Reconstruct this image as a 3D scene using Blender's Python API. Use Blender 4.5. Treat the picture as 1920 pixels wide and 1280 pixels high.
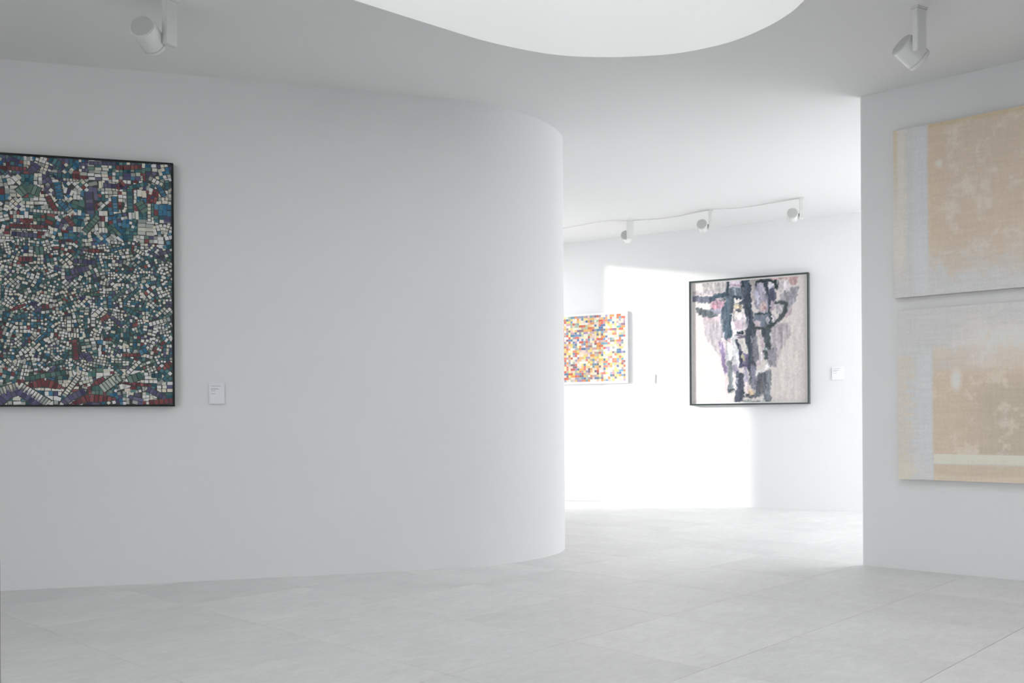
import bpy, bmesh, math, random
import numpy as np
from mathutils import Vector, Matrix

sc = bpy.context.scene
for o in list(bpy.data.objects):
    bpy.data.objects.remove(o)
C = sc.collection
K = 1.06                      # camera height in metres, the plan below is in camera heights
HC = 3.15 * K                 # ceiling height

# ------------------------------------------------------------------ camera
cd = bpy.data.cameras.new('camera')
cam = bpy.data.objects.new('camera', cd)
C.objects.link(cam)
cd.sensor_width = 36.0
cd.lens = 36.0 * 1793 / 1920
cd.shift_y = (785 - 640) / 1920
cd.clip_start = 0.05
cam.matrix_world = Matrix.Translation((0, 0, K)) @ Matrix.Rotation(math.radians(90), 4, 'X') @ Matrix.Rotation(math.radians(-0.35), 4, 'Z')
sc.camera = cam

# ------------------------------------------------------------------ sky, sun, exposure
w = bpy.data.worlds.new('world')
sc.world = w
w.use_nodes = True
bg = w.node_tree.nodes['Background']
bg.inputs[0].default_value = (0.985, 0.99, 1.0, 1)
bg.inputs[1].default_value = 3.25
sd = bpy.data.lights.new('sun', 'SUN')
sd.energy = 2.7
sd.angle = math.radians(2.5)
sd.color = (1.0, 0.985, 0.97)
sun = bpy.data.objects.new('sun', sd)
C.objects.link(sun)
sun.rotation_euler = Vector((1.0, 0.0, -0.19)).to_track_quat('-Z', 'Y').to_euler()
vs = sc.view_settings
vs.view_transform = 'Standard'
vs.look = 'None'
vs.gamma = 1
vs.use_curve_mapping = False
vs.exposure = 0.60

def portal(name, loc, direction, sx, sy):
    ld = bpy.data.lights.new(name, 'AREA')
    ld.shape = 'RECTANGLE'
    ld.size = sx
    ld.size_y = sy
    ld.energy = 1
    ld.cycles.is_portal = True
    o = bpy.data.objects.new(name, ld)
    C.objects.link(o)
    o.location = loc
    o.rotation_euler = Vector(direction).to_track_quat('-Z', 'Z' if abs(direction[2]) < .9 else 'Y').to_euler()
    return o

# ------------------------------------------------------------------ materials
def lin(c):
    return tuple(((x / 255) / 12.92 if x / 255 <= 0.04045 else ((x / 255 + 0.055) / 1.055) ** 2.4) for x in c)

def mat(name, col, rough=0.6, spec=0.3, noise=0.0, nscale=40.0, bump=0.0, metallic=0.0, stretch=(1, 1, 1)):
    m = bpy.data.materials.new(name)
    m.use_nodes = True
    nt = m.node_tree
    b = nt.nodes['Principled BSDF']
    b.inputs['Base Color'].default_value = (*col, 1)
    b.inputs['Roughness'].default_value = rough
    b.inputs['Specular IOR Level'].default_value = spec
    b.inputs['Metallic'].default_value = metallic
    tc = nt.nodes.new('ShaderNodeTexCoord')
    mp = nt.nodes.new('ShaderNodeMapping')
    mp.inputs['Scale'].default_value = stretch
    nt.links.new(tc.outputs['Object'], mp.inputs[0])
    n = nt.nodes.new('ShaderNodeTexNoise')
    n.inputs['Scale'].default_value = nscale
    n.inputs['Detail'].default_value = 5
    nt.links.new(mp.outputs[0], n.inputs['Vector'])
    if noise > 0:
        r = nt.nodes.new('ShaderNodeMapRange')
        r.inputs['To Min'].default_value = 1 - noise
        r.inputs['To Max'].default_value = 1 + noise
        nt.links.new(n.outputs['Fac'], r.inputs['Value'])
        mx = nt.nodes.new('ShaderNodeVectorMath')
        mx.operation = 'SCALE'
        mx.inputs[0].default_value = col
        nt.links.new(r.outputs[0], mx.inputs['Scale'])
        nt.links.new(mx.outputs[0], b.inputs['Base Color'])
    if bump > 0:
        bp = nt.nodes.new('ShaderNodeBump')
        bp.inputs['Strength'].default_value = bump
        bp.inputs['Distance'].default_value = 0.002
        nt.links.new(n.outputs['Fac'], bp.inputs['Height'])
        nt.links.new(bp.outputs[0], b.inputs['Normal'])
    return m

M_WALL = mat('matte_white_plaster', (0.83, 0.835, 0.84), 0.85, 0.15, 0.012, 1.3, 0.02)
M_DARKWALL = mat('grey_plaster', (0.45, 0.45, 0.455), 0.85, 0.15, 0.02, 1.3)  # for unseen walls, greyed to cut the light they bounce onto the left wall
M_CEIL = mat('matte_white_ceiling', (0.82, 0.825, 0.825), 0.9, 0.1, 0.01, 1.1)
M_LAMP = mat('white_enamel', (0.78, 0.79, 0.78), 0.25, 0.6, 0.01, 20)
M_LAMPD = mat('grey_cap', (0.56, 0.57, 0.56), 0.5, 0.4, 0.02, 60)
M_LENS = mat('lens_glass', (0.30, 0.31, 0.31), 0.15, 0.6, 0.02, 20)
M_BLACK = mat('black_frame', (0.012, 0.014, 0.016), 0.4, 0.4, 0.1, 30)
M_GREEN = mat('dark_green_frame', (0.035, 0.05, 0.048), 0.3, 0.5, 0.1, 30)
M_WFRAME = mat('white_frame', (0.84, 0.84, 0.84), 0.5, 0.3, 0.01, 30)
M_CARD = mat('white_card', (0.86, 0.88, 0.93), 0.6, 0.2, 0.01, 60)
M_PRINT = mat('grey_print', (0.45, 0.46, 0.50), 0.7, 0.1, 0.05, 200)
M_PLINTH = mat('grey_plinth_paint', (0.42, 0.43, 0.42), 0.7, 0.2, 0.03, 8)
M_LINEN = mat('raw_linen', (0.70, 0.66, 0.58), 0.9, 0.05, 0.06, 120, 0.1)
M_GAP = mat('grey_grout', (0.44, 0.44, 0.435), 0.85, 0.1, 0.04, 30)
M_METAL = mat('window_aluminium', (0.6, 0.6, 0.6), 0.4, 0.5, 0.02, 20)

def tile_material():
    m = bpy.data.materials.new('pale_grey_stone_tile')
    m.use_nodes = True
    nt = m.node_tree
    L = nt.links.new
    b = nt.nodes['Principled BSDF']
    geo = nt.nodes.new('ShaderNodeNewGeometry')
    oi = nt.nodes.new('ShaderNodeObjectInfo')
    off = nt.nodes.new('ShaderNodeVectorMath')
    off.operation = 'MULTIPLY_ADD'
    comb = nt.nodes.new('ShaderNodeCombineXYZ')
    for i in range(3):
        L(oi.outputs['Random'], comb.inputs[i])
    L(comb.outputs[0], off.inputs[0])
    off.inputs[1].default_value = (17, 31, 5)
    tcn = nt.nodes.new('ShaderNodeTexCoord')
    L(tcn.outputs['Object'], off.inputs[2])
    def noise(scale, stretch, detail, rough=0.6):
        mp = nt.nodes.new('ShaderNodeMapping')
        mp.inputs['Scale'].default_value = stretch
        mp.inputs['Rotation'].default_value = (0, 0, math.radians(-44))
        L(off.outputs[0], mp.inputs[0])
        n = nt.nodes.new('ShaderNodeTexNoise')
        n.inputs['Scale'].default_value = scale
        n.inputs['Detail'].default_value = detail
        n.inputs['Roughness'].default_value = rough
        L(mp.outputs[0], n.inputs['Vector'])
        return n
    n1 = noise(2.2, (1, 1, 1), 4)
    n2 = noise(9.0, (1, 2.4, 1), 6, 0.7)
    n3 = noise(60.0, (0.6, 1.6, 1), 3)
    def rng(node, lo, hi, out='Fac', fmin=0.3, fmax=0.7):
        r = nt.nodes.new('ShaderNodeMapRange')
        r.inputs['From Min'].default_value = fmin
        r.inputs['From Max'].default_value = fmax
        r.inputs['To Min'].default_value = lo
        r.inputs['To Max'].default_value = hi
        L(node.outputs[out], r.inputs['Value'])
        return r
    def mul(a, c):
        x = nt.nodes.new('ShaderNodeMath')
        x.operation = 'MULTIPLY'
        L(a, x.inputs[0])
        L(c, x.inputs[1])
        return x.outputs[0]
    v = mul(rng(n1, 0.95, 1.05).outputs[0], rng(n2, 0.93, 1.06).outputs[0])
    v = mul(v, rng(n3, 0.97, 1.03).outputs[0])
    v = mul(v, rng(oi, 0.965, 1.03, 'Random', 0, 1).outputs[0])
    sc_ = nt.nodes.new('ShaderNodeVectorMath')
    sc_.operation = 'SCALE'
    sc_.inputs[0].default_value = (0.72, 0.723, 0.721)
    L(v, sc_.inputs['Scale'])
    L(sc_.outputs[0], b.inputs['Base Color'])
    r = rng(n2, 0.40, 0.55)
    L(r.outputs[0], b.inputs['Roughness'])
    b.inputs['Specular IOR Level'].default_value = 0.35
    bp = nt.nodes.new('ShaderNodeBump')
    bp.inputs['Strength'].default_value = 0.08
    bp.inputs['Distance'].default_value = 0.003
    L(n2.outputs['Fac'], bp.inputs['Height'])
    L(bp.outputs[0], b.inputs['Normal'])
    return m
M_TILE = tile_material()

def paint_material(name, rough=0.7, weave=0.0, wscale=300):
    m = bpy.data.materials.new(name)
    m.use_nodes = True
    nt = m.node_tree
    b = nt.nodes['Principled BSDF']
    a = nt.nodes.new('ShaderNodeAttribute')
    a.attribute_name = 'paint'
    nt.links.new(a.outputs['Color'], b.inputs['Base Color'])
    b.inputs['Roughness'].default_value = rough
    b.inputs['Specular IOR Level'].default_value = 0.2
    if weave > 0:
        tc = nt.nodes.new('ShaderNodeTexCoord')
        n = nt.nodes.new('ShaderNodeTexNoise')
        n.inputs['Scale'].default_value = wscale
        nt.links.new(tc.outputs['Object'], n.inputs['Vector'])
        bp = nt.nodes.new('ShaderNodeBump')
        bp.inputs['Strength'].default_value = weave
        bp.inputs['Distance'].default_value = 0.002
        nt.links.new(n.outputs['Fac'], bp.inputs['Height'])
        nt.links.new(bp.outputs[0], b.inputs['Normal'])
    return m
M_PAINT = paint_material('painted_canvas', 0.7, 0.15, 350)
M_ENAMEL = paint_material('painted_cells', 0.55)

# ------------------------------------------------------------------ mesh helpers
def tag(o, label=None, cat=None, group=None, kind=None):
    if label: o['label'] = label
    if cat: o['category'] = cat
    if group: o['group'] = group
    if kind: o['kind'] = kind
    return o

def link_bm(name, bm, m, parent=None, smooth=False):
    bmesh.ops.recalc_face_normals(bm, faces=bm.faces)
    me = bpy.data.meshes.new(name)
    bm.to_mesh(me)
    bm.free()
    me.materials.append(m)
    if smooth:
        for p in me.polygons:
            p.use_smooth = True
    o = bpy.data.objects.new(name, me)
    C.objects.link(o)
    o.parent = parent
    return o

def empty(name, loc, rz=0.0, label=None, cat=None, group=None):
    o = bpy.data.objects.new(name, None)
    C.objects.link(o)
    o.empty_display_size = 0.1
    o.location = loc
    o.rotation_euler = (0, 0, rz)
    return tag(o, label, cat, group)

def add_box(bm, x0, x1, y0, y1, z0, z1):
    g = bmesh.ops.create_cube(bm, size=1)
    for v in g['verts']:
        v.co = Vector(((x0 + x1) / 2 + v.co.x * (x1 - x0), (y0 + y1) / 2 + v.co.y * (y1 - y0), (z0 + z1) / 2 + v.co.z * (z1 - z0)))
    return g['verts']

def box(name, x0, x1, y0, y1, z0, z1, m, parent=None, bevel=0.0):
    bm = bmesh.new()
    add_box(bm, x0, x1, y0, y1, z0, z1)
    if bevel > 0:
        bmesh.ops.bevel(bm, geom=bm.edges[:], offset=bevel, segments=2, affect='EDGES')
    return link_bm(name, bm, m, parent)

def prism(name, pts, z0, z1, m, parent=None, smooth_angle=None):
    """closed plan polygon (metres) extruded upright"""
    bm = bmesh.new()
    lo = [bm.verts.new((x, y, z0)) for x, y in pts]
    hi = [bm.verts.new((x, y, z1)) for x, y in pts]
    n = len(pts)
    for i in range(n):
        j = (i + 1) % n
        bm.faces.new((lo[i], lo[j], hi[j], hi[i]))
    for loop in (lo, hi):
        es = []
        for i in range(n):
            e = bm.edges.get((loop[i], loop[(i + 1) % n]))
            es.append(e)
        bmesh.ops.triangle_fill(bm, use_beauty=True, edges=es)
    o = link_bm(name, bm, m, parent)
    if smooth_angle:
        o.data.shade_smooth() if hasattr(o.data, 'shade_smooth') else None
        o.data.set_sharp_from_angle(angle=math.radians(smooth_angle))
    return o

def spline(pts, n=12):
    """Catmull-Rom through pts"""
    P = [Vector((p[0], p[1])) for p in pts]
    P = [2 * P[0] - P[1]] + P + [2 * P[-1] - P[-2]]
    out = []
    for i in range(1, len(P) - 2):
        a, b, c, d = P[i - 1], P[i], P[i + 1], P[i + 2]
        for k in range(n):
            t = k / n
            q = 0.5 * ((2 * b) + (c - a) * t + (2 * a - 5 * b + 4 * c - d) * t * t + (3 * b - a - 3 * c + d) * t ** 3)
            out.append((q.x, q.y))
    out.append((P[-2].x, P[-2].y))
    return out

def struct(o):
    o['kind'] = 'structure'
    return o

def sk(pts):
    return [(x * K, y * K) for x, y in pts]

# ------------------------------------------------------------------ the setting: walls
# curved partition on the left: long straight run that rolls away into the far room
front = spline([(-5.3, 5.03), (-4.2, 5.337), (-3.0, 5.67), (-1.6, 6.06), (-0.78, 6.29), (-0.29, 6.46), (-0.0, 6.645),
                (0.215, 6.885), (0.35, 7.13), (0.405, 7.42), (0.35, 7.75), (0.12, 8.05), (-0.3, 8.2)], 10)
fv = [Vector(p) for p in front]
back = []
for i, p in enumerate(fv):
    t = (fv[min(i + 1, len(fv) - 1)] - fv[max(i - 1, 0)]).normalized()
    back.append((p.x - t.y * 0.16, p.y + t.x * 0.16))
wl = prism('wall_left', sk(front + back[::-1]), 0, HC, M_WALL, smooth_angle=30)
struct(wl)

# wedge wall on the right with a softly rounded corner
cx, cy = 2.345, 6.45
dR = Vector((0.75, -0.66)).normalized()
rr = 0.022
arc = []
p0 = Vector((cx, cy)) + dR * rr * 1.6
p2 = Vector((cx, cy)) + Vector((1, 0)) * rr * 1.6
pc = Vector((cx, cy))
for k in range(9):
    t = k / 8
    q = p0 * (1 - t) ** 2 + pc * 2 * t * (1 - t) + p2 * t * t
    arc.append((q.x, q.y))
e = Vector((cx, cy)) + dR * 5.4
wedge = arc + [(6.0, 6.45), (e.x + 0.3, e.y), (e.x, e.y)]
wr = prism('wall_right', sk(wedge), 0, HC, M_WALL, smooth_angle=35)
struct(wr)

# far wall, slanting
FP = Vector((0.649, 11.75))
FD = Vector((2.997, -1.675)).normalized()
FN = Vector((FD.y, -FD.x))            # towards the camera
if FN.y > 0: FN = -FN
a0 = FP - FD * 1.6
a1 = FP + FD * 6.2
pts = [a0, a1, a1 - FN * 0.2, a0 - FN * 0.2]
struct(prism('wall_far', sk([(p.x, p.y) for p in pts]), 0, HC, M_WALL))

def window_wall(name, axis, pos, thick, lo, hi, o_lo, o_hi, zl, zh, win):
    """wall along one axis with one opening, built of the pieces around it"""
    bm = bmesh.new()
    def piece(a, b, z0, z1):
        if b - a < 1e-4 or z1 - z0 < 1e-4: return
        if axis == 'Y':
            add_box(bm, pos, pos + thick, a, b, z0, z1)
        else:
            add_box(bm, a, b, pos, pos + thick, z0, z1)
    piece(lo, o_lo, 0, HC)
    piece(o_hi, hi, 0, HC)
    piece(o_lo, o_hi, 0, zl)
    piece(o_lo, o_hi, zh, HC)
    struct(link_bm(name, bm, M_WALL))
    bm = bmesh.new()
    f = 0.03
    c = pos + thick / 2
    def bar(a, b, z0, z1):
        if axis == 'Y':
            add_box(bm, c - 0.02, c + 0.02, a, b, z0, z1)
        else:
            add_box(bm, a, b, c - 0.02, c + 0.02, z0, z1)
    bar(o_lo, o_lo + f, zl, zh)
    bar(o_hi - f, o_hi, zl, zh)
    bar(o_lo + f, o_hi - f, zl, zl + f)
    bar(o_lo + f, o_hi - f, zh - f, zh)
    struct(link_bm(win, bm, M_METAL))

# tall window behind the curved wall (low sun), end window of the right wing, unseen long window left of the camera, added to light the near room
window_wall('wall_window_left', 'Y', -0.36 * K, 0.06 * K, 8.12 * K, 12.5 * K, 10.62 * K, 11.50 * K, 0.0, HC - 0.02, 'window_1')
portal('window_daylight', (-0.30 * K, 11.06 * K, HC / 2), (1, 0, 0), 0.88 * K, HC)
window_wall('wall_window_right', 'Y', 4.2 * K, 0.2 * K, 6.45 * K, 9.76 * K, 6.49 * K, 9.70 * K, 0.0, HC - 0.01, 'window_2')
portal('window_daylight', (4.18 * K, 8.1 * K, HC / 2), (-1, 0, 0), 3.2 * K, HC)
struct(box('wall_back', -5.3 * K, 7.0 * K, -5.2 * K, -5.0 * K, 0, HC, M_DARKWALL))
window_wall('wall_near_left', 'Y', -5.3 * K, 0.2 * K, -5.2 * K, 5.1 * K, -4.9 * K, 1.6 * K, 0.1, HC - 0.05, 'window_3')
portal('window_daylight', (-5.08 * K, -1.65 * K, HC / 2), (1, 0, 0), 6.5 * K, HC - 0.1)
struct(box('ground', -26 * K, -5.4 * K, -16 * K, 9 * K, -0.6, -0.15, mat('dark_paving', (0.16, 0.165, 0.15), 0.9, 0.1, 0.2, 3)))  # unseen dark slab, added to cut light bounced up onto the near ceiling
struct(box('wall_near_right', e.x * K, (e.x + 0.2) * K, -5.2 * K, (e.y + 0.1) * K, 0, HC, M_DARKWALL))

# ------------------------------------------------------------------ ceiling with the free-form skylight
def un(px, py):
    r = math.radians(0.35)
    dx, dy = px - 960, py - 785
    return ((dx * math.cos(r) - dy * math.sin(r)) / 1793, -(dx * math.sin(r) + dy * math.cos(r)) / 1793)
rim = [(-0.80, 4.90), (-0.415, 5.22), (-0.118, 5.455), (0.207, 5.63), (0.483, 5.692), (0.776, 5.685), (1.02, 5.63),
       (1.255, 5.485), (1.408, 5.285), (1.495, 5.085), (1.535, 4.89), (1.66, 4.55), (2.1, 4.25), (2.9, 4.1), (3.8, 3.7), (4.5, 2.9), (4.6, 1.8), (3.9, 0.9), (2.7, 0.6),
       (1.6, 1.2), (0.7, 2.1), (-0.3, 2.9), (-1.1, 3.5), (-1.55, 4.0), (-1.5, 4.35), (-1.2, 4.62)]  # near part of the outline, out of view, is shaped to light the right wall
loop = spline(rim + [rim[0]], 6)[:-1]
loop = sk(loop)
bm = bmesh.new()
outer = sk([(-5.3, -5.2), (7.0, -5.2), (7.0, 6.47), (4.4, 6.47), (4.4, 10.1), (-0.3, 12.7), (-0.36, 12.7), (-0.36, 8.36), (-5.3, 6.6)])
def ring(pts, z):
    vv = [bm.verts.new((x, y, z)) for x, y in pts]
    return vv, [bm.edges.new((vv[i], vv[(i + 1) % len(vv)])) for i in range(len(vv))]
TC = 0.22
vo, eo = ring(outer, HC)
vi, ei = ring(loop, HC)
bmesh.ops.triangle_fill(bm, use_beauty=True, edges=eo + ei)
vo2, eo2 = ring(outer, HC + TC)
vi2, ei2 = ring(loop, HC + TC)
bmesh.ops.triangle_fill(bm, use_beauty=True, edges=eo2 + ei2)
for A, B in ((vo, vo2), (vi, vi2)):
    for i in range(len(A)):
        j = (i + 1) % len(A)
        bm.faces.new((A[i], A[j], B[j], B[i]))
ceil = struct(link_bm('ceiling', bm, M_CEIL))
# upstand of the skylight
WELL = 1.0 * K
bm = bmesh.new()
n = len(loop)
lv = [Vector(p) for p in loop]
outl = []
for i in range(n):
    t = (lv[(i + 1) % n] - lv[i - 1]).normalized()
    outl.append((lv[i].x - t.y * -0.12, lv[i].y + t.x * -0.12))
cen = sum(lv, Vector((0, 0))) / n
if (Vector(outl[0]) - cen).length < (lv[0] - cen).length:
    outl = [(2 * lv[i].x - outl[i][0], 2 * lv[i].y - outl[i][1]) for i in range(n)]
q = [[bm.verts.new((x, y, z)) for x, y in P] for P, z in ((loop, HC + TC), (loop, HC + WELL), (outl, HC + WELL), (outl, HC + TC))]
for k in range(4):
    for i in range(n):
        j = (i + 1) % n
        bm.faces.new((q[k][i], q[k][j], q[(k + 1) % 4][j], q[(k + 1) % 4][i]))
wellw = link_bm('skylight_upstand', bm, M_CEIL, ceil)
wellw.data.shade_smooth()
wellw.data.set_sharp_from_angle(angle=math.radians(40))
ceil.data.shade_smooth()
ceil.data.set_sharp_from_angle(angle=math.radians(30))
# unseen opal panel, added over the skylight to dim its light
md = bpy.data.materials.new('opal_glazing')
md.use_nodes = True
nt = md.node_tree
for n_ in list(nt.nodes): nt.nodes.remove(n_)
tl = nt.nodes.new('ShaderNodeBsdfTranslucent')
tl.inputs[0].default_value = (0.28, 0.28, 0.28, 1)
df = nt.nodes.new('ShaderNodeBsdfDiffuse')
df.inputs[0].default_value = (0.5, 0.5, 0.5, 1)
ad = nt.nodes.new('ShaderNodeAddShader')
mo = nt.nodes.new('ShaderNodeOutputMaterial')
nt.links.new(tl.outputs[0], ad.inputs[0]); nt.links.new(df.outputs[0], ad.inputs[1]); nt.links.new(ad.outputs[0], mo.inputs[0])
bm = bmesh.new()
gv = [bm.verts.new((x, y, HC + WELL)) for x, y in outl]
ge = [bm.edges.new((gv[i], gv[(i + 1) % n])) for i in range(n)]
bmesh.ops.triangle_fill(bm, use_beauty=True, edges=ge)
link_bm('skylight_glazing', bm, md, ceil)
portal('skylight_daylight', (1.5 * K, 3.15 * K, HC + WELL + 0.2), (0, 0, -1), 6.8 * K, 5.6 * K)

# ------------------------------------------------------------------ floor and its tiles
fl = struct(box('floor', -7.6 * K, 7.0 * K, -5.3 * K, 13.2 * K, -0.12, -0.003, M_GAP))
d1 = Vector((0.69, 0.724)).normalized()
d2 = Vector((0.724, -0.69)).normalized()
T1, T2 = 0.755, 0.70
O = Vector((-0.26 + d2.x * 0.02, 4.789 + d2.y * 0.02))
gap = 0.0022
bm = bmesh.new()
vs_ = add_box(bm, -T1 * K / 2 + gap / 2, T1 * K / 2 - gap / 2, -T2 * K / 2 + gap / 2, T2 * K / 2 - gap / 2, -0.012, 0.0)
top = [ed for ed in bm.edges if all(abs(v.co.z) < 1e-6 for v in ed.verts)]
bmesh.ops.bevel(bm, geom=top, offset=0.0012, segments=1, affect='EDGES')
bmesh.ops.recalc_face_normals(bm, faces=bm.faces)
tile_me = bpy.data.meshes.new('floor_tile')
bm.to_mesh(tile_me)
bm.free()
tile_me.materials.append(M_TILE)
ang = math.atan2(d1.y, d1.x)
cand = []
for i in range(-22, 23):
    for j in range(-22, 23):
        c = O + d1 * (T1 * (i + 0.5)) + d2 * (T2 * (j + 0.5))
        if -4.6 < c.x < 5.7 and 1.6 < c.y < 12.6:
            if c.y > 8.2 and c.x < -0.75: continue
            if c.y > 7.2 + 0.28 * c.x and c.x < -0.3 and c.y < 8.2: continue
            if (c - FP).dot(FN) < -0.45: continue
            vdir = c - Vector((cx, cy))
            if c.y < 6.0 and vdir.dot(Vector((0.66, 0.75))) > 0.5: continue
            cand.append(c)
for c in cand:
    o = bpy.data.objects.new('tile', tile_me)
    C.objects.link(o)
    o.parent = fl
    o.location = (c.x * K, c.y * K, 0)
    o.rotation_euler = (0, 0, ang)

# ------------------------------------------------------------------ paint helpers
def paint_grid(name, arr, wd, ht, m, parent, loc=(0, 0, 0)):
    """flat painted sheet in the local XZ plane facing -Y, one colour per corner point; arr is rows x cols x 3 sRGB, row 0 at the top"""
    R_, Q = arr.shape[:2]
    xs = np.linspace(0, wd, Q)
    zs = np.linspace(ht, 0, R_)
    X, Z = np.meshgrid(xs, zs)
    co = np.stack([X, np.zeros_like(X), Z], -1).reshape(-1, 3)
    idx = np.arange(R_ * Q).reshape(R_, Q)
    f = np.stack([idx[1:, :-1], idx[1:, 1:], idx[:-1, 1:], idx[:-1, :-1]], -1).reshape(-1, 4)
    me = bpy.data.meshes.new(name)
    me.vertices.add(len(co))
    me.vertices.foreach_set('co', co.ravel())
    me.loops.add(f.size)
    me.loops.foreach_set('vertex_index', f.ravel().astype(np.int32))
    me.polygons.add(len(f))
    me.polygons.foreach_set('loop_start', np.arange(0, f.size, 4, dtype=np.int32))
    me.update(calc_edges=True)
    a = me.attributes.new('paint', 'FLOAT_COLOR', 'POINT')
    s = np.clip(arr, 0, 255) / 255.0
    l = np.where(s <= 0.04045, s / 12.92, ((s + 0.055) / 1.055) ** 2.4)
    rgba = np.concatenate([l, np.ones(l.shape[:2] + (1,))], -1).reshape(-1, 4)
    a.data.foreach_set('color', rgba.ravel().astype(np.float32))
    me.materials.append(m)
    o = bpy.data.objects.new(name, me)
    C.objects.link(o)
    o.parent = parent
    o.location = loc
    return o

def cells_mesh(name, quads, cols, m, parent, y=0.0):
    """many little flat painted cells as one sheet"""
    co = np.array(quads, dtype=np.float64).reshape(-1, 2)
    co = np.stack([co[:, 0], np.full(len(co), y), co[:, 1]], -1)
    nq = len(quads)
    me = bpy.data.meshes.new(name)
    me.vertices.add(len(co))
    me.vertices.foreach_set('co', co.ravel())
    me.loops.add(nq * 4)
    me.loops.foreach_set('vertex_index', np.arange(nq * 4, dtype=np.int32))
    me.polygons.add(nq)
    me.polygons.foreach_set('loop_start', np.arange(0, nq * 4, 4, dtype=np.int32))
    me.update(calc_edges=True)
    a = me.attributes.new('paint', 'FLOAT_COLOR', 'POINT')
    rgba = np.ones((nq, 4, 4))
    for i, c in enumerate(cols):
        rgba[i, :, :3] = lin(c)
    a.data.foreach_set('color', rgba.ravel().astype(np.float32))
    me.materials.append(m)
    o = bpy.data.objects.new(name, me)
    C.objects.link(o)
    o.parent = parent
    o['kind'] = 'stuff'
    return o

def frame_ring(name, wd, ht, bar, y0, y1, m, parent):
    """picture frame around 0..wd x 0..ht in local XZ, mitred"""
    bm = bmesh.new()
    o_ = [(-bar, -bar), (wd + bar, -bar), (wd + bar, ht + bar), (-bar, ht + bar)]
    i_ = [(0, 0), (wd, 0), (wd, ht), (0, ht)]
    V = {}
    for k, P in (('o', o_), ('i', i_)):
        for y in (y0, y1):
            V[k, y] = [bm.verts.new((x, y, z)) for x, z in P]
    for i in range(4):
        j = (i + 1) % 4
        bm.faces.new((V['o', y0][i], V['o', y0][j], V['i', y0][j], V['i', y0][i]))
        bm.faces.new((V['o', y1][i], V['o', y1][j], V['i', y1][j], V['i', y1][i]))
        bm.faces.new((V['o', y0][i], V['o', y0][j], V['o', y1][j], V['o', y1][i]))
        bm.faces.new((V['i', y0][i], V['i', y0][j], V['i', y1][j], V['i', y1][i]))
    return link_bm(name, bm, m, parent)

def fnoise(h_, w_, cy_, cx_, rng):
    """smooth random field 0..1 with cy_ x cx_ cells"""
    g = rng.random((cy_ + 2, cx_ + 2))
    ys = np.linspace(0, cy_, h_)
    xs = np.linspace(0, cx_, w_)
    yi = ys.astype(int); xi = xs.astype(int)
    fy = (ys - yi)[:, None]; fx = (xs - xi)[None, :]
    fy = fy * fy * (3 - 2 * fy); fx = fx * fx * (3 - 2 * fx)
    a = g[np.ix_(yi, xi)]; b = g[np.ix_(yi, xi + 1)]; c = g[np.ix_(yi + 1, xi)]; d = g[np.ix_(yi + 1, xi + 1)]
    return (a * (1 - fx) + b * fx) * (1 - fy) + (c * (1 - fx) + d * fx) * fy

# wall frames of reference: local x along the wall, local -y into the room
LD = Vector((1.4, 0.39)).normalized(); LP = Vector((-3.0, 5.67)) * K
RP = Vector((cx, cy)) * K
FPm = FP * K
def on_wall(P, D, s, z, stand=0.0):
    nrm = Vector((D.y, -D.x))
    p = P + D * s + nrm * stand
    return (p.x, p.y, z), math.atan2(D.y, D.x)

# ------------------------------------------------------------------ large mosaic-like painting on the curved wall
rng = random.Random(11)
W1, H1 = 1.565, 1.565
loc, rz = on_wall(LP, LD, 1.005 - W1 - 0.010, 1.165, 0.0)
p1 = empty('framed_painting', loc, rz, 'large painting of tiny teal, cream and maroon cells in a thin black frame', 'painting')
box('canvas', 0, W1, -0.040, -0.004, 0, H1, mat('dark_ground', lin((84, 90, 90)), 0.8, 0.1, 0.1, 60), p1)
frame_ring('frame', W1, H1, 0.010, -0.050, -0.002, M_BLACK, p1)
CREAM = [(206, 200, 182), (214, 207, 190), (186, 182, 168), (168, 168, 158), (216, 210, 198), (190, 182, 170), (150, 154, 148), (132, 138, 134)]
TEAL = [(58, 96, 106), (50, 88, 102), (66, 104, 112), (74, 110, 108), (44, 78, 90)]
BLUE = [(56, 102, 130), (48, 92, 122), (70, 112, 136)]
GREEN = [(74, 104, 98), (64, 94, 90), (88, 112, 102)]
PURP = [(78, 78, 108), (68, 68, 98), (86, 84, 106)]
MAR = [(112, 66, 70), (98, 60, 66), (122, 72, 72)]
def pick(zn):
    r = rng.random()
    if zn == 'mid':
        fam = CREAM if r < .62 else TEAL if r < .76 else BLUE if r < .81 else GREEN if r < .89 else PURP if r < .955 else MAR
    else:
        fam = CREAM if r < .52 else TEAL if r < .66 else BLUE if r < .74 else GREEN if r < .80 else PURP if r < .90 else MAR
    return fam
backs = []
quads, cols = [], []
taken = np.zeros((160, 160), bool)
def cell_quad(cxp, czp, a, b, th, col, mark=False):
    ca, sa = math.cos(th), math.sin(th)
    pts = []
    for ux, uz in ((-1, -1), (1, -1), (1, 1), (-1, 1)):
        x = cxp + ca * ux * a / 2 - sa * uz * b / 2
        z = czp + sa * ux * a / 2 + ca * uz * b / 2
        pts.append((min(max(x, 0.001), W1 - 0.001), min(max(z, 0.001), H1 - 0.001)))
    quads.append(pts)
    j_ = rng.randint(-14, 10)
    g_ = sum(col) / 3
    cols.append(tuple(max(0, min(236, (c * 0.88 + g_ * 0.12) * 1.30 + j_)) for c in col))
    if mark:
        backs.append([(min(max(cxp + (p[0] - cxp) * (a + 0.010) / a, 0.001), W1 - 0.001), min(max(czp + (p[1] - czp) * (b + 0.008) / b, 0.001), H1 - 0.001)) for p in pts])
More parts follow.
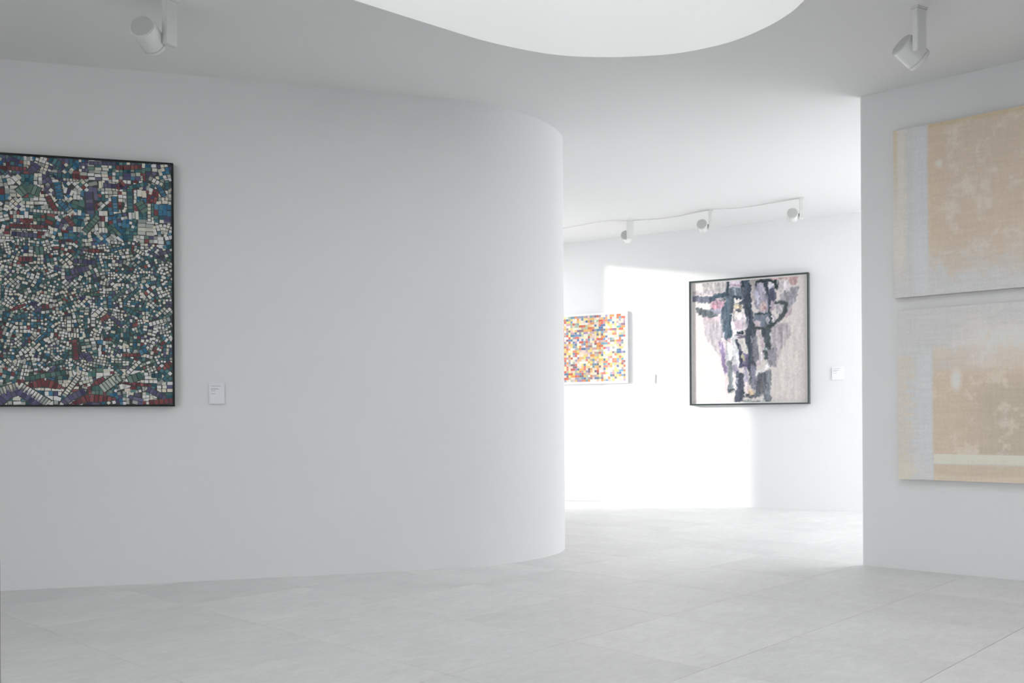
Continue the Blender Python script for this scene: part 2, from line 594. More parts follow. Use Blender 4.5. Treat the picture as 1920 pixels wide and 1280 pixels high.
def mark_line(x, z, rad):
    i0, i1 = int((x - rad) / W1 * 160), int((x + rad) / W1 * 160)
    j0, j1 = int((z - rad) / H1 * 160), int((z + rad) / H1 * 160)
    taken[max(0, i0):max(0, i1 + 1), max(0, j0):max(0, j1 + 1)] = True
def ribbon(pts, width, fam, step=0.021, taper=False):
    """ladder of cells along a polyline"""
    P = [Vector(p) for p in pts]
    L_ = [0]
    for i in range(1, len(P)): L_.append(L_[-1] + (P[i] - P[i - 1]).length)
    t = step / 2
    while t < L_[-1]:
        k = max(i for i in range(len(L_)) if L_[i] <= t)
        k = min(k, len(P) - 2)
        f = (t - L_[k]) / max(1e-6, L_[k + 1] - L_[k])
        q = P[k].lerp(P[k + 1], f)
        d = (P[k + 1] - P[k]).normalized()
        wd = width * (math.sin(math.pi * t / L_[-1]) ** 0.7 if taper else 1)
        if wd > 0.006 and 0 < q.x < W1 and 0 < q.y < H1:
            cell_quad(q.x, q.y, step - 0.005, wd - 0.005, math.atan2(d.y, d.x), rng.choice(fam), True)
        t += step
xr = W1           # the visible part lies next to the right edge
def V(px, py):   # place of a motif: pixels of the picture's visible part, right edge 326, top 300, bottom 758
    return (W1 - (326 - px) / 326 * 1.036, H1 - (py - 300) / 458 * H1)
def R(pl): return [V(*p) for p in pl]
# bottom motifs
ribbon(R([(0, 735), (40, 722), (95, 757)]), 0.05, CREAM, 0.019)
ribbon(R([(0, 756), (20, 738), (40, 731), (60, 745), (75, 758)]), 0.055, PURP, 0.026)
ribbon(R([(50, 724), (85, 716), (122, 727)]), 0.055, MAR, 0.024, True)
ribbon(R([(130, 758), (165, 745), (220, 747)]), 0.05, MAR, 0.026, True)
ribbon(R([(118, 756), (135, 743), (160, 732)]), 0.04, PURP, 0.026)
ribbon(R([(172, 722), (198, 706)]), 0.035, MAR, 0.022, True)
ribbon(R([(190, 728), (222, 706)]), 0.06, [(150, 158, 148), (166, 172, 160), (140, 150, 142)], 0.022)
ribbon(R([(50, 710), (120, 698)]), 0.03, GREEN, 0.03)
ribbon(R([(120, 742), (150, 702)]), 0.03, CREAM, 0.018)
ribbon(R([(225, 716), (290, 722)]), 0.025, MAR, 0.024, True)
ribbon(R([(280, 754), (326, 750)]), 0.035, MAR, 0.03)
ribbon(R([(240, 712), (265, 703)]), 0.05, GREEN, 0.03)
ribbon(R([(140, 636), (144, 672)]), 0.03, MAR, 0.022)
ribbon(R([(150, 668), (162, 662), (170, 676)]), 0.035, PURP, 0.02)
ribbon(R([(230, 664), (262, 664)]), 0.022, MAR, 0.022)
ribbon(R([(262, 660), (276, 654)]), 0.035, BLUE, 0.025)
ribbon(R([(205, 590), (190, 600)]), 0.03, MAR, 0.02)
ribbon(R([(20, 586), (55, 572)]), 0.024, MAR, 0.022, True)
ribbon(R([(308, 690), (324, 676)]), 0.04, MAR, 0.022, True)
# top motifs
ribbon(R([(0, 325), (56, 324)]), 0.026, MAR, 0.022)
ribbon(R([(110, 345), (116, 378)]), 0.04, BLUE, 0.022)
ribbon(R([(40, 370), (56, 358), (78, 366)]), 0.06, GREEN, 0.024)
ribbon(R([(92, 372), (110, 402)]), 0.03, MAR, 0.022)
ribbon(R([(60, 400), (120, 402)]), 0.022, CREAM, 0.02)
ribbon(R([(26, 436), (95, 436)]), 0.014, CREAM, 0.03)
ribbon(R([(24, 429), (95, 429)]), 0.022, MAR, 0.022)
ribbon(R([(168, 360), (172, 400)]), 0.045, PURP, 0.024)
ribbon(R([(196, 346), (238, 348)]), 0.03, PURP, 0.024)
ribbon(R([(220, 350), (236, 340)]), 0.035, MAR, 0.02)
ribbon(R([(245, 350), (247, 392)]), 0.032, TEAL, 0.022)
ribbon(R([(216, 366), (219, 398)]), 0.03, BLUE, 0.02)
ribbon(R([(262, 374), (278, 396)]), 0.05, GREEN, 0.026)
ribbon(R([(220, 312), (268, 308)]), 0.03, MAR, 0.022)
ribbon(R([(170, 306), (215, 305)]), 0.022, PURP, 0.026)
ribbon(R([(96, 303), (116, 312)]), 0.04, TEAL, 0.024)
ribbon(R([(60, 330), (76, 316)]), 0.04, PURP, 0.024)
ribbon(R([(96, 332), (140, 334)]), 0.03, TEAL, 0.024)
ribbon(R([(138, 336), (154, 332)]), 0.04, MAR, 0.022)
ribbon(R([(186, 405), (160, 436)]), 0.035, GREEN, 0.022)
ribbon(R([(126, 408), (140, 426)]), 0.028, MAR, 0.018)
ribbon(R([(160, 470), (196, 470)]), 0.026, MAR, 0.022, True)
ribbon(R([(40, 490), (64, 490)]), 0.034, MAR, 0.02)
ribbon(R([(70, 474), (86, 472)]), 0.05, GREEN, 0.024)
ribbon(R([(28, 444), (70, 446)]), 0.03, PURP, 0.024)
ribbon(R([(140, 490), (180, 492)]), 0.03, PURP, 0.026)
ribbon(R([(300, 340), (312, 362)]), 0.03, BLUE, 0.02)
ribbon(R([(316, 330), (318, 350)]), 0.025, TEAL, 0.02)
ribbon(R([(0, 300), (0.01, 301)]), 0.01, TEAL, 0.02)
for _ in range(60):     # short scattered runs
    x, z = rng.uniform(0, W1), rng.uniform(0.08, H1)
    th = rng.choice([0, math.pi / 2, math.pi / 4, -math.pi / 4, 0.3, -0.5])
    ln = rng.uniform(0.06, 0.14)
    ribbon([(x, z), (x + ln * math.cos(th), z + ln * math.sin(th))], rng.uniform(0.016, 0.034), rng.choice([TEAL, BLUE, GREEN, PURP, TEAL, CREAM, CREAM, CREAM]), rng.uniform(0.017, 0.025))
n_rib = len(quads)
# fill: blocks of small cells, each block with its own direction and size
def fill_block(x0, x1, z0, z1):
    zc = (z0 + z1) / 2 / H1
    zn = 'mid' if 0.14 < zc < 0.66 else 'edge'
    s = rng.uniform(0.0165, 0.0215) if zn == 'mid' else rng.uniform(0.019, 0.027)
    asp = rng.choice([1, 1, 1, 1.5, 2.0]) if zn == 'edge' else rng.choice([1, 1, 1.2, 1.5])
    a, b = (s * asp, s) if rng.random() < .5 else (s, s * asp)
    th = rng.choice([0, 0, 0, 0, 0.785, 0.25, -0.3]) if zn == 'edge' else rng.choice([0, 0, 0.4, -0.4, 0.785, 0.2, -0.2])
    ca, sa = math.cos(th), math.sin(th)
    bx_, bz_ = (x0 + x1) / 2, (z0 + z1) / 2
    rad = math.hypot(x1 - x0, z1 - z0) / 2
    if th == 0:
        nx = max(1, round((x1 - x0) / a)); nz = max(1, round((z1 - z0) / b))
        a = (x1 - x0) / nx; b = (z1 - z0) / nz
        spots = [(x0 + (i + .5) * a, z0 + (j + .5) * b) for i in range(nx) for j in range(nz)]
    else:
        ni, nj = int(rad / a) + 1, int(rad / b) + 1
        spots = []
        for i in range(-ni, ni + 1):
            for j in range(-nj, nj + 1):
                x, z = bx_ + ca * i * a - sa * j * b, bz_ + sa * i * a + ca * j * b
                if x0 <= x < x1 and z0 <= z < z1: spots.append((x, z))
    jit = 0.16 if zn == 'mid' else 0.05
    fam = pick(zn)
    coh = 0.34 if zn == 'mid' else 0.62
    for x, z in spots:
        f = fam if rng.random() < coh else pick(zn)
        g = 0.0032
        k = rng.uniform(.8, 1.0) if zn == 'mid' else 1.0
        cell_quad(x + rng.uniform(-.1, .1) * a, z + rng.uniform(-.1, .1) * b, (a - g) * k, (b - g) * k, th + rng.uniform(-jit, jit), rng.choice(f))
def split(x0, x1, z0, z1, lim):
    if max(x1 - x0, z1 - z0) < lim * rng.uniform(.8, 1.7):
        fill_block(x0, x1, z0, z1); return
    f = rng.uniform(.35, .65)
    if x1 - x0 > z1 - z0:
        m_ = x0 + (x1 - x0) * f; split(x0, m_, z0, z1, lim); split(m_, x1, z0, z1, lim)
    else:
        m_ = z0 + (z1 - z0) * f; split(x0, x1, z0, m_, lim); split(x0, x1, m_, z1, lim)
split(0.002, W1 - 0.002, 0.002, H1 - 0.002, 0.075)
cells_mesh('painted_cells', quads[n_rib:], cols[n_rib:], M_ENAMEL, p1, -0.0415)
cells_mesh('band_outlines', backs, [(84, 90, 90)] * len(backs), M_ENAMEL, p1, -0.0418)
cells_mesh('painted_bands', quads[:n_rib], cols[:n_rib], M_ENAMEL, p1, -0.0422)

# ------------------------------------------------------------------ small many-coloured painting on the far wall
rng = random.Random(5)
s0, s1, z0_, z1_ = -0.42, 0.868, 1.530, 2.375
loc, rz = on_wall(FPm, FD, s0, z0_, 0.0)
p2 = empty('framed_painting', loc, rz, 'small painting of orange, yellow, red and blue specks in a white frame', 'painting')
W2, H2 = s1 - s0, z1_ - z0_
box('canvas', 0, W2, -0.024, -0.004, 0, H2, mat('cream_ground', lin((236, 226, 208)), 0.8, 0.1, 0.05, 60), p2)
frame_ring('frame', W2, H2, 0.028, -0.034, -0.002, M_WFRAME, p2)
PAL = [(238, 232, 222), (244, 238, 226), (240, 214, 196), (232, 178, 96), (226, 140, 66), (206, 84, 60), (214, 106, 90), (238, 206, 110), (244, 224, 156),
       (96, 138, 172), (70, 104, 150), (150, 140, 168), (120, 96, 110), (170, 176, 150), (222, 190, 172), (238, 222, 200), (188, 150, 150)]
quads, cols = [], []
nx, nz = 42, 29
a, b = W2 / nx, H2 / nz
used = set()
for j in range(nz):
    i = 0
    while i < nx:
        wd = rng.choice([1, 1, 1, 1, 1, 2])
        wd = min(wd, nx - i)
        ht = 1
        c = rng.choice(PAL)
        quads.append([(i * a + .0008, j * b + .0008), ((i + wd) * a - .0008, j * b + .0008), ((i + wd) * a - .0008, (j + ht) * b - .0008), (i * a + .0008, (j + ht) * b - .0008)])
        cols.append(tuple(max(0, min(240, q_ * 0.80 + 46 + rng.randint(-10, 10))) for q_ in c))
        i += wd
cells_mesh('painted_cells', quads, cols, M_ENAMEL, p2, -0.0255)

# ------------------------------------------------------------------ big abstract painting on the far wall
nr = np.random.default_rng(3)
AW, AH = 230, 250
img = np.zeros((AH, AW, 3)) + np.array((222, 215, 212))
gx = np.linspace(92, 1072, AW)[None, :].repeat(AH, 0)
vv_ = np.linspace(0, 1, AH)[:, None].repeat(AW, 1)
tp = 150 - (gx - 92) * 82 / 980
bt = 1172 - (gx - 92) * 12 / 980
gy = tp + vv_ * (bt - tp)
wx = gx + (fnoise(AH, AW, 24, 22, nr) - .5) * 14 + (fnoise(AH, AW, 70, 64, nr) - .5) * 16
wy = gy + (fnoise(AH, AW, 24, 22, nr) - .5) * 18 + (fnoise(AH, AW, 70, 64, nr) - .5) * 20
def blend(mask, col, alpha=1.0, streak=0.10):
    global img
    streak = streak * 1.7
    t = 1 + (fnoise(AH, AW, 14, 70, nr) - .5) * 2 * streak + (fnoise(AH, AW, 60, 60, nr) - .5) * streak
    c = np.array(col)[None, None, :] * t[..., None]
    mk = np.clip(mask, 0, 1)[..., None] * alpha
    img = img * (1 - mk) + c * mk
def poly(pts, col, alpha=1.0, soft=12, streak=0.10):
    ins = np.zeros((AH, AW), bool)
    dist = np.full((AH, AW), 1e9)
    n_ = len(pts)
    for i in range(n_):
        x0, y0 = pts[i]; x1, y1 = pts[(i + 1) % n_]
        cond = ((y0 > wy) != (y1 > wy)) & (wx < (x1 - x0) * (wy - y0) / ((y1 - y0) if y1 != y0 else 1e-9) + x0)
        ins ^= cond
        L2 = (x1 - x0) ** 2 + (y1 - y0) ** 2 + 1e-9
        t = np.clip(((wx - x0) * (x1 - x0) + (wy - y0) * (y1 - y0)) / L2, 0, 1)
        dist = np.minimum(dist, np.hypot(wx - x0 - t * (x1 - x0), wy - y0 - t * (y1 - y0)))
    sd_ = np.where(ins, dist, -dist)
    blend(sd_ / soft + .5, col, alpha, streak)
def stroke(pts, wd, col, alpha=1.0, soft=12, streak=0.10):
    dist = np.full((AH, AW), 1e9)
    for i in range(len(pts) - 1):
        x0, y0 = pts[i]; x1, y1 = pts[i + 1]
        L2 = (x1 - x0) ** 2 + (y1 - y0) ** 2 + 1e-9
        t = np.clip(((wx - x0) * (x1 - x0) + (wy - y0) * (y1 - y0)) / L2, 0, 1)
        dist = np.minimum(dist, np.hypot(wx - x0 - t * (x1 - x0), wy - y0 - t * (y1 - y0)))
    blend((wd / 2 - dist) / soft + .5, col, alpha, streak)
def blob(x, y, rx, ry, col, alpha=1.0):
    d = np.hypot((wx - x) / rx, (wy - y) / ry)
    blend((1 - d) * 3 + .5, col, alpha)
poly([(760, 500), (1080, 400), (1080, 1180), (760, 1180)], (216, 209, 205), .8, 160, .03)
poly([(195, 440), (430, 420), (450, 640), (405, 900), (370, 860), (330, 760), (260, 670), (212, 590)], (184, 176, 181), .9, 16)
poly([(200, 430), (340, 430), (345, 480), (215, 480)], (205, 182, 190), .7, 14)
poly([(335, 640), (368, 640), (408, 900), (382, 915), (350, 790)], (132, 116, 152), .9)
poly([(380, 910), (412, 900), (420, 1100), (390, 1115)], (205, 188, 190), .7)
poly([(790, 505), (930, 470), (938, 560), (900, 650), (852, 720), (812, 850), (765, 840), (765, 560)], (176, 168, 173), .9, 16)
poly([(840, 230), (930, 215), (935, 180), (1008, 168), (985, 275), (940, 345), (900, 420), (850, 300)], (160, 157, 166), .95, 10)
poly([(890, 420), (960, 330), (940, 400), (880, 470)], (198, 172, 182), .7, 10)
poly([(640, 90), (935, 84), (935, 112), (640, 125)], (205, 176, 176), .8)
poly([(930, 75), (1000, 75), (985, 160), (935, 160)], (206, 168, 168), .85)
poly([(830, 125), (930, 115), (925, 215), (835, 220)], (218, 212, 216), .9)
poly([(195, 140), (400, 125), (400, 215), (200, 225)], (164, 161, 163), .95)
poly([(200, 160), (300, 150), (300, 205), (205, 212)], (188, 184, 180), .8)
poly([(98, 222), (400, 205), (400, 245), (100, 250)], (176, 166, 174), .8)
poly([(600, 110), (680, 105), (650, 300), (610, 300)], (186, 178, 176), .9)
stroke([(105, 283), (200, 288), (285, 285)], 58, (108, 112, 126))
stroke([(270, 282), (335, 250), (410, 238)], 46, (62, 78, 90))
stroke([(408, 110), (415, 260)], 30, (48, 62, 74))
poly([(430, 115), (535, 112), (535, 185), (432, 190)], (194, 184, 194))
poly([(432, 150), (530, 148), (530, 172), (432, 172)], (146, 130, 142), .8)
poly([(428, 185), (545, 180), (545, 272), (430, 276)], (92, 102, 114))
stroke([(430, 268), (535, 262)], 20, (52, 64, 76))
stroke([(165, 385), (230, 410), (300, 400)], 54, (94, 102, 106))
stroke([(270, 395), (290, 340), (345, 290), (410, 270)], 22, (84, 92, 98))
blob(345, 330, 78, 44, (186, 152, 166))
blob(330, 385, 60, 26, (164, 162, 178))
blob(305, 345, 26, 18, (204, 150, 162))
stroke([(430, 300), (395, 390), (388, 480), (412, 600)], 74, (76, 90, 103))
stroke([(432, 420), (440, 590)], 22, (56, 76, 88))
poly([(210, 470), (370, 450), (380, 640), (290, 680), (230, 600)], (186, 180, 184), .55, 20)
stroke([(440, 390), (465, 335), (535, 305)], 26, (72, 80, 92))
blob(498, 348, 38, 34, (176, 168, 150))
blob(490, 350, 18, 12, (232, 208, 178))
blob(500, 385, 26, 14, (84, 84, 98))
stroke([(560, 110), (572, 300), (600, 450), (612, 560)], 74, (76, 85, 99))
stroke([(540, 115), (548, 300)], 20, (50, 62, 74))
stroke([(600, 150), (606, 540)], 16, (62, 72, 84))
poly([(445, 455), (545, 395), (565, 440), (580, 520), (475, 565), (450, 525)], (226, 218, 224))
blob(510, 500, 42, 34, (192, 170, 184), .8)
poly([(465, 545), (510, 540), (500, 620), (455, 625)], (222, 220, 224))
stroke([(495, 568), (540, 566)], 26, (40, 50, 58))
stroke([(480, 600), (570, 602)], 26, (112, 108, 124))
stroke([(600, 560), (606, 760), (612, 860)], 78, (86, 92, 104))
stroke([(590, 560), (600, 880)], 26, (72, 84, 94))
poly([(412, 640), (480, 592), (500, 640), (512, 820), (432, 832), (390, 780)], (198, 200, 202))
stroke([(440, 680), (430, 800)], 20, (226, 226, 224), .9)
stroke([(418, 620), (440, 660)], 20, (214, 190, 196), .8)
stroke([(400, 720), (405, 790)], 14, (146, 152, 160), .8)
stroke([(492, 640), (520, 720), (522, 850)], 30, (62, 68, 86))
stroke([(520, 640), (556, 670), (572, 740)], 30, (216, 212, 206))
poly([(535, 745), (582, 745), (582, 850), (535, 850)], (122, 114, 142))
blob(545, 785, 14, 26, (168, 166, 140))
stroke([(490, 750), (495, 830)], 20, (206, 208, 218))
stroke([(520, 848), (600, 846)], 24, (76, 74, 96))
poly([(640, 150), (740, 140), (762, 330), (742, 402), (680, 402), (636, 330)], (166, 162, 178))
blob(660, 250, 22, 40, (190, 190, 208))
stroke([(648, 165), (665, 132), (822, 124), (826, 185)], 24, (48, 60, 66))
stroke([(735, 150), (764, 260), (770, 520)], 26, (62, 72, 84))
poly([(755, 145), (812, 142), (810, 195), (765, 200)], (206, 204, 216))
stroke([(790, 200), (792, 275)], 50, (86, 89, 108))
blob(790, 330, 20, 40, (170, 160, 172))
blob(705, 345, 36, 40, (206, 184, 182))
blob(668, 300, 14, 22, (206, 206, 220))
blob(722, 355, 12, 16, (150, 110, 120), .8)
stroke([(650, 408), (745, 410)], 22, (62, 78, 84))
poly([(640, 418), (765, 415), (770, 520), (645, 530)], (118, 128, 142))
blob(665, 488, 26, 34, (196, 182, 190))
blob(750, 460, 16, 30, (186, 184, 192))
stroke([(822, 312), (892, 310), (896, 345), (862, 440), (800, 490), (725, 532), (640, 532)], 30, (76, 84, 88))
blob(838, 370, 22, 44, (168, 164, 170))
blob(800, 450, 16, 28, (216, 212, 220))
poly([(695, 540), (778, 528), (774, 700), (750, 805), (720, 805), (702, 700)], (78, 87, 92))
stroke([(640, 620), (650, 800)], 40, (132, 132, 142))
stroke([(662, 566), (698, 610), (706, 700), (690, 795), (662, 830)], 30, (208, 194, 200))
stroke([(700, 740), (690, 800)], 16, (236, 232, 240))
poly([(755, 700), (815, 690), (812, 845), (745, 850)], (142, 140, 150), .9)
stroke([(718, 712), (745, 712)], 12, (206, 222, 222), .9)
stroke([(430, 830), (434, 1060)], 44, (122, 130, 134))
stroke([(415, 1062), (460, 1058)], 16, (66, 78, 84))
stroke([(470, 850), (480, 900)], 44, (150, 144, 164))
poly([(478, 905), (545, 898), (545, 1150), (458, 1152), (486, 1020)], (78, 84, 96))
stroke([(622, 860), (632, 1030)], 46, (128, 128, 144))
stroke([(596, 870), (598, 1000)], 14, (70, 80, 90))
poly([(655, 930), (765, 880), (772, 1162), (688, 1162), (720, 1085), (640, 1115), (545, 1110), (560, 1080), (640, 1080)], (102, 106, 114))
stroke([(700, 960), (690, 1060)], 30, (128, 126, 128), .8)
stroke([(755, 900), (750, 1150)], 36, (136, 142, 148), .9)
stroke([(650, 920), (702, 888), (742, 848)], 20, (238, 238, 242))
stroke([(560, 870), (568, 985)], 28, (172, 166, 186))
stroke([(568, 985), (574, 1080)], 24, (232, 218, 222))
blob(605, 1076, 34, 20, (238, 214, 184))
poly([(540, 1130), (690, 1140), (690, 1168), (540, 1168)], (150, 156, 156))
poly([(690, 1130), (720, 1125), (720, 1168), (692, 1168)], (206, 212, 212))
img = img * 0.96 + 0.04 * img.mean()
for nb_ in range(60):      # loose dry-brush touches over the figure
    bx0 = nr.uniform(230, 860); by0 = nr.uniform(150, 1080)
    if abs(bx0 - 590) > 330 - (by0 - 150) * 0.22: continue
    tone = nr.choice([90, 130, 165, 205, 228])
    stroke([(bx0, by0), (bx0 + nr.uniform(-25, 25), by0 + nr.uniform(20, 90))], nr.uniform(6, 16), (tone, tone * .98, tone * 1.03), .55, 8)
img += (fnoise(AH, AW, 120, 110, nr)[..., None] - .5) * 16
edge = np.minimum(np.minimum(np.arange(AW)[None, :], AW - 1 - np.arange(AW)[None, :]).repeat(AH, 0), np.minimum(np.arange(AH)[:, None], AH - 1 - np.arange(AH)[:, None]).repeat(AW, 1))
img = np.where((edge < 3)[..., None], np.array((240, 238, 236)), img)
loc, rz = on_wall(FPm, FD, 1.730, 1.226, 0.0)
W3, H3 = 1.375, 1.463
p3 = empty('framed_painting', loc, rz, 'grey and black abstract brushwork on cream canvas in a dark frame, far wall', 'painting')
box('canvas', 0, W3, -0.040, -0.004, 0, H3, M_LINEN, p3)
paint_grid('painted_surface', img, W3, H3, M_PAINT, p3, (0, -0.0415, 0))
frame_ring('frame', W3, H3, 0.017, -0.072, -0.002, M_GREEN, p3)

# ------------------------------------------------------------------ two beige canvases on the right wall
WHITE = np.array((182, 182, 181.0)); BEIGE = np.array((185, 174, 160.0))
def beige_canvas(upper):
    r_ = np.random.default_rng(21 if upper else 22)
    Nh, Nw = 300, 300
    x = np.linspace(0, 1, Nw)[None, :].repeat(Nh, 0)
    y = np.linspace(0, 1, Nh)[:, None].repeat(Nw, 1)
    blot = fnoise(Nh, Nw, 12, 12, r_) * .5 + fnoise(Nh, Nw, 34, 34, r_) * .3 + fnoise(Nh, Nw, 90, 90, r_) * .2
    hstr = fnoise(Nh, Nw, 110, 12, r_)
    vstr = fnoise(Nh, Nw, 10, 120, r_)
    jag = (fnoise(Nh, Nw, 60, 20, r_) - .5) * .6 + (fnoise(Nh, Nw, 130, 60, r_) - .5) * .5
    sm = lambda a_, b_, t_: np.clip((t_ - a_) / (b_ - a_), 0, 1)
    out = np.zeros((Nh, Nw, 3)) + WHITE
    def lay(m_, c_, a_=1.0):
        nonlocal out
        k = (np.clip(m_, 0, 1) * a_)[..., None]
        out = out * (1 - k) + np.array(c_, float) * k
    if upper:
        field = sm(.195, .215, x + jag * .02) * (1 - sm(.70, .93, y + (blot - .5) * .30))
        lay(field, BEIGE)
        lay(field * sm(.5, .75, blot), (200, 186, 170), .7)
        lay(field * sm(.25, .5, 1 - blot), (184, 164, 142), .45)
        lay(sm(.195, .20, x) * (1 - sm(.25, .30, x)) * (1 - sm(.5, .85, y + jag * .3)), (190, 170, 148), .5)
        lay((1 - sm(.06, .085, x + jag * .03)) * (1 - sm(.75, .95, y)), (196, 190, 180), .75)
        lay((1 - sm(.02, .03, x)) * (1 - sm(.10, .5, y)), (186, 174, 150), .8)
        lay(sm(.10, .13, x) * (1 - sm(.19, .20, x)), (185, 186, 187), .9)
        lay((1 - sm(.015, .03, y)) * sm(.2, .21, x), (176, 158, 126), .6)
        d = np.hypot((x - .26) / .03, (y - .24) / .035)
        lay(1 - d, (208, 206, 200), .8)
    else:
        field = sm(.195, .205, x + jag * .012) * sm(.20, .42, y + (blot - .5) * .22) * (1 - sm(.845, .85, y))
        lay(sm(.2, .5, x) * sm(.02, .2, y + (blot - .5) * .2) * (1 - sm(.8, .84, y)), (204, 196, 190), .8)
        lay(field, (184, 168, 148))
        lay(field * sm(.3, .55, x) * sm(.35, .5, y), (168, 157, 141), .8)
        lay(field * sm(.55, .75, blot), (196, 184, 170), .7)
        lay(sm(.2, .21, x) * sm(.845, .85, y) * (1 - sm(.895, .905, y)), (196, 192, 178), 1)
        lay(sm(.2, .21, x) * sm(.90, .91, y), (182, 166, 145), .9)
        lay(sm(.2, .21, x) * sm(.965, .975, y), (192, 178, 160), .9)
        lay((1 - sm(.05, .09, x + jag * .09)) * sm(.26, .28, y), (188, 180, 168), .85)
        lay((1 - sm(.12, .17, x + jag * .2)) * sm(.82, .95, y), (194, 186, 172), .7)
        lay(sm(.09, .11, x + jag * .06) * (1 - sm(.19, .20, x)) * sm(.2, .3, y), (185, 186, 187), .7)
        d = np.hypot((x - .33) / .04, (y - .42) / .09)
        lay((1 - d) * 1.5, (204, 198, 196), .8)
    out = out * .86 + .14 * WHITE
    out += (hstr[..., None] - .5) * 5 + (vstr[..., None] - .5) * 3 + (fnoise(Nh, Nw, 250, 250, r_)[..., None] - .5) * 8
    return np.clip(out * 1.24, 0, 238)

for upper, s0, zb, lab in ((True, 0.262, 1.880, 'upper beige and white canvas of the stacked pair, highest on the right wall'),
                           (False, 0.284, 0.628, 'lower beige and white canvas of the stacked pair, nearest the floor on the right wall')):
    wd, ht = 1.16, (1.155 if upper else 1.162)
    loc, rz = on_wall(RP, dR, s0, zb, 0.0)
    p = empty('canvas_painting', loc, rz, lab, 'painting', 'unframed beige canvases on the right wall')
    box('stretcher', 0, wd, -0.042, -0.012, 0, ht, M_LINEN, p)
    box('wall_batten', 0.12, wd - 0.12, -0.013, -0.0005, ht - 0.16, ht - 0.10, M_LINEN, p)
    paint_grid('painted_surface', beige_canvas(upper), wd, ht, M_PAINT, p, (0, -0.0432, 0))

# ------------------------------------------------------------------ caption cards
def caption(P, D, s0, s1, z0, z1, label, lines, thick=0.012):
    loc, rz = on_wall(P, D, s0, z0, 0)
    c = empty('caption_card', loc, rz, label, 'caption card', 'caption cards beside the paintings')
    wd, ht = s1 - s0, z1 - z0
    box('card', 0, wd, -thick, -0.001, 0, ht, M_CARD, c, 0.001)
    for (lx, ly, ll, lh) in lines:
        box('print_line', wd * lx, wd * (lx + ll), -thick - 0.0006, -thick + 0.0002, ht * ly, ht * (ly + lh), M_PRINT, c)
LN = [(.12, .84, .62, .02), (.12, .70, .50, .03), (.12, .62, .30, .025), (.12, .48, .28, .02)]
caption(LP, LD, 1.219, 1.316, 1.171, 1.309, 'white caption card beside the large teal mosaic-like painting on the curved wall', LN, 0.014)
caption(FPm, FD, 3.362, 3.490, 1.478, 1.628, 'white caption card to the right of the big abstract painting on the far wall', LN)
caption(FPm, FD, 1.160, 1.250, 1.490, 1.600, 'tiny white caption card on the sunlit far wall beside the small colourful painting', LN)

# ------------------------------------------------------------------ ceiling spotlights
def cyl(bm, r0, r1, y0, y1, seg=40, mx=Matrix()):
    g = bmesh.ops.create_cone(bm, cap_ends=True, segments=seg, radius1=r0, radius2=r1, depth=y1 - y0)
    bmesh.ops.transform(bm, matrix=mx @ Matrix.Translation((0, (y0 + y1) / 2, 0)) @ Matrix.Rotation(math.radians(-90), 4, 'X'), verts=g['verts'])
def smooth_part(o, a=40):
    o.data.shade_smooth()
    o.data.set_sharp_from_angle(angle=math.radians(a))
    return o
def spotlight(x, y, arm_rot, head_az, tilt, label, side=-1, drop=0.25, r=0.068, length=0.165, group='white ceiling spotlights', up=0.04, shift=(0, 0)):
    """arm hangs from the ceiling, head is hinged on one side of its foot; head_az: heading of the beam, 0 = +Y, positive to the right"""
    t = empty('ceiling_spotlight', (x, y, HC), 0, label, 'spotlight', group)
    mr = Matrix.Rotation(arm_rot, 4, 'Z')
    def prt(name, bm, m, parent=t):
        bmesh.ops.transform(bm, matrix=mr, verts=bm.verts[:])
        return link_bm(name, bm, m, parent)
    bm = bmesh.new(); add_box(bm, -0.022, 0.022, -0.042, 0.042, -0.012, 0.0)
    prt('mount_plate', bm, M_LAMP)
    bm = bmesh.new(); add_box(bm, -0.018, 0.018, -0.038, 0.038, -drop, -0.012)
    bmesh.ops.bevel(bm, geom=bm.edges[:], offset=0.003, segments=2, affect='EDGES')
    prt('arm', bm, M_LAMP)
    hz = -drop + up
    cen = Vector((side * (0.017 + r + 0.012), 0, hz))
    bm = bmesh.new()
    g = bmesh.ops.create_cone(bm, cap_ends=True, segments=20, radius1=0.016, radius2=0.016, depth=0.05)
    bmesh.ops.transform(bm, matrix=Matrix.Translation((side * 0.03, 0, hz)) @ Matrix.Rotation(math.radians(90), 4, 'Y'), verts=g['verts'])
    smooth_part(prt('hinge', bm, M_LAMPD))
    cw = mr @ cen + Vector((shift[0], shift[1], 0))
    hd = bpy.data.objects.new('head', None)
    mx = Matrix.Translation(cw) @ Matrix.Rotation(-head_az, 4, 'Z') @ Matrix.Rotation(-tilt, 4, 'X')
    bpy.data.objects.remove(hd)
    bm = bmesh.new(); cyl(bm, r, r, -length / 2, length / 2, 48, mx)
    bmesh.ops.bevel(bm, geom=[e_ for e_ in bm.edges if len(e_.link_faces) == 2 and e_.calc_face_angle(0) > 1.2], offset=0.004, segments=2, affect='EDGES')
    head = smooth_part(link_bm('head', bm, M_LAMP, t), 35)
    bm = bmesh.new(); cyl(bm, r * .86, r * .86, -length / 2 - 0.003, -length / 2 + 0.002, 48, mx)
    smooth_part(link_bm('back_cap', bm, M_LAMPD, head), 35)
    bm = bmesh.new(); cyl(bm, r * .84, r * .84, length / 2 - 0.002, length / 2 + 0.002, 48, mx)
    smooth_part(link_bm('lens', bm, M_LENS, head), 35)
    bm = bmesh.new()
    cyl(bm, r * 1.018, r * 1.018, length / 2 - 0.028, length / 2 - 0.022, 48, mx)
    smooth_part(link_bm('seam_ring', bm, M_LAMPD, head), 35)
    return t
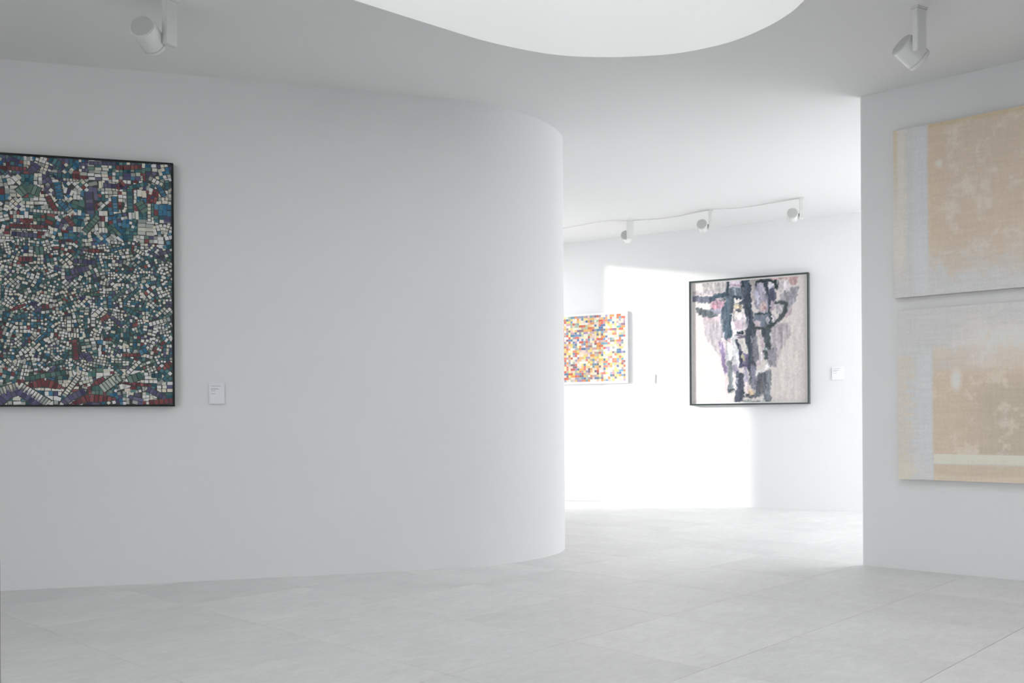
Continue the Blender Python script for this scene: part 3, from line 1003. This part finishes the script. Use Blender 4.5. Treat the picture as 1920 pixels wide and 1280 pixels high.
spotlight(-1.735 * K, 4.88 * K, math.radians(-30), math.radians(4), math.radians(14), 'white ceiling spotlight at the upper left, above the mosaic-like painting', shift=(-0.018, -0.085))
spotlight(2.155 * K, 5.03 * K, math.radians(-60), math.radians(75), math.radians(34), 'white ceiling spotlight above the two beige canvases on the right wall', up=0.03, length=0.15, shift=(0.035, 0.0))
k_ = 2.15 / 2.13
for (fx, fy, ar, lab) in ((1.285, 10.304, -70, 'far white spotlight on the track, leftmost, nearest the curved wall'),
                          (2.047, 9.799, -14, 'middle one of the three far white spotlights on the track'),
                          (2.826, 9.299, -18, 'far white spotlight on the track, rightmost, nearest the right wall corner')):
    spotlight(fx * k_ * K, fy * k_ * K, math.radians(ar), math.radians(18), math.radians(8), lab, group='spotlights on the far ceiling track', drop=0.215, r=0.058, length=0.14)
# slim white track carrying the far spotlights
tp_ = spline([(0.55, 10.85), (1.02, 10.42), (1.29, 10.40), (1.72, 10.25), (2.055, 9.89), (2.40, 9.78), (2.835, 9.385)], 8)
tp_ = [Vector((x * K, y * K)) for x, y in tp_]
bm = bmesh.new()
prev = None
for i, p in enumerate(tp_):
    t = (tp_[min(i + 1, len(tp_) - 1)] - tp_[max(i - 1, 0)]).normalized()
    nn = Vector((-t.y, t.x)) * 0.011
    cur = [bm.verts.new((p.x + nn.x * s_, p.y + nn.y * s_, z)) for s_, z in ((-1, HC - 0.0005), (1, HC - 0.0005), (1, HC - 0.006), (-1, HC - 0.006))]
    if prev:
        for k in range(4):
            bm.faces.new((prev[k], prev[(k + 1) % 4], cur[(k + 1) % 4], cur[k]))
    else:
        bm.faces.new(cur)
    prev = cur
bm.faces.new(prev[::-1])
tr = link_bm('ceiling_track', bm, M_LAMP)
tag(tr, 'slim white track on the far ceiling carrying three spotlights', 'track')

# ------------------------------------------------------------------ grey plinth at the left edge of the view
pl = box('plinth', -1.80 * K, -1.231 * K, 1.8 * K, 2.3 * K, 0.0, 0.673 * K, M_PLINTH, None, 0.004)
tag(pl, 'plain grey plinth just showing at the left edge of the picture', 'plinth')
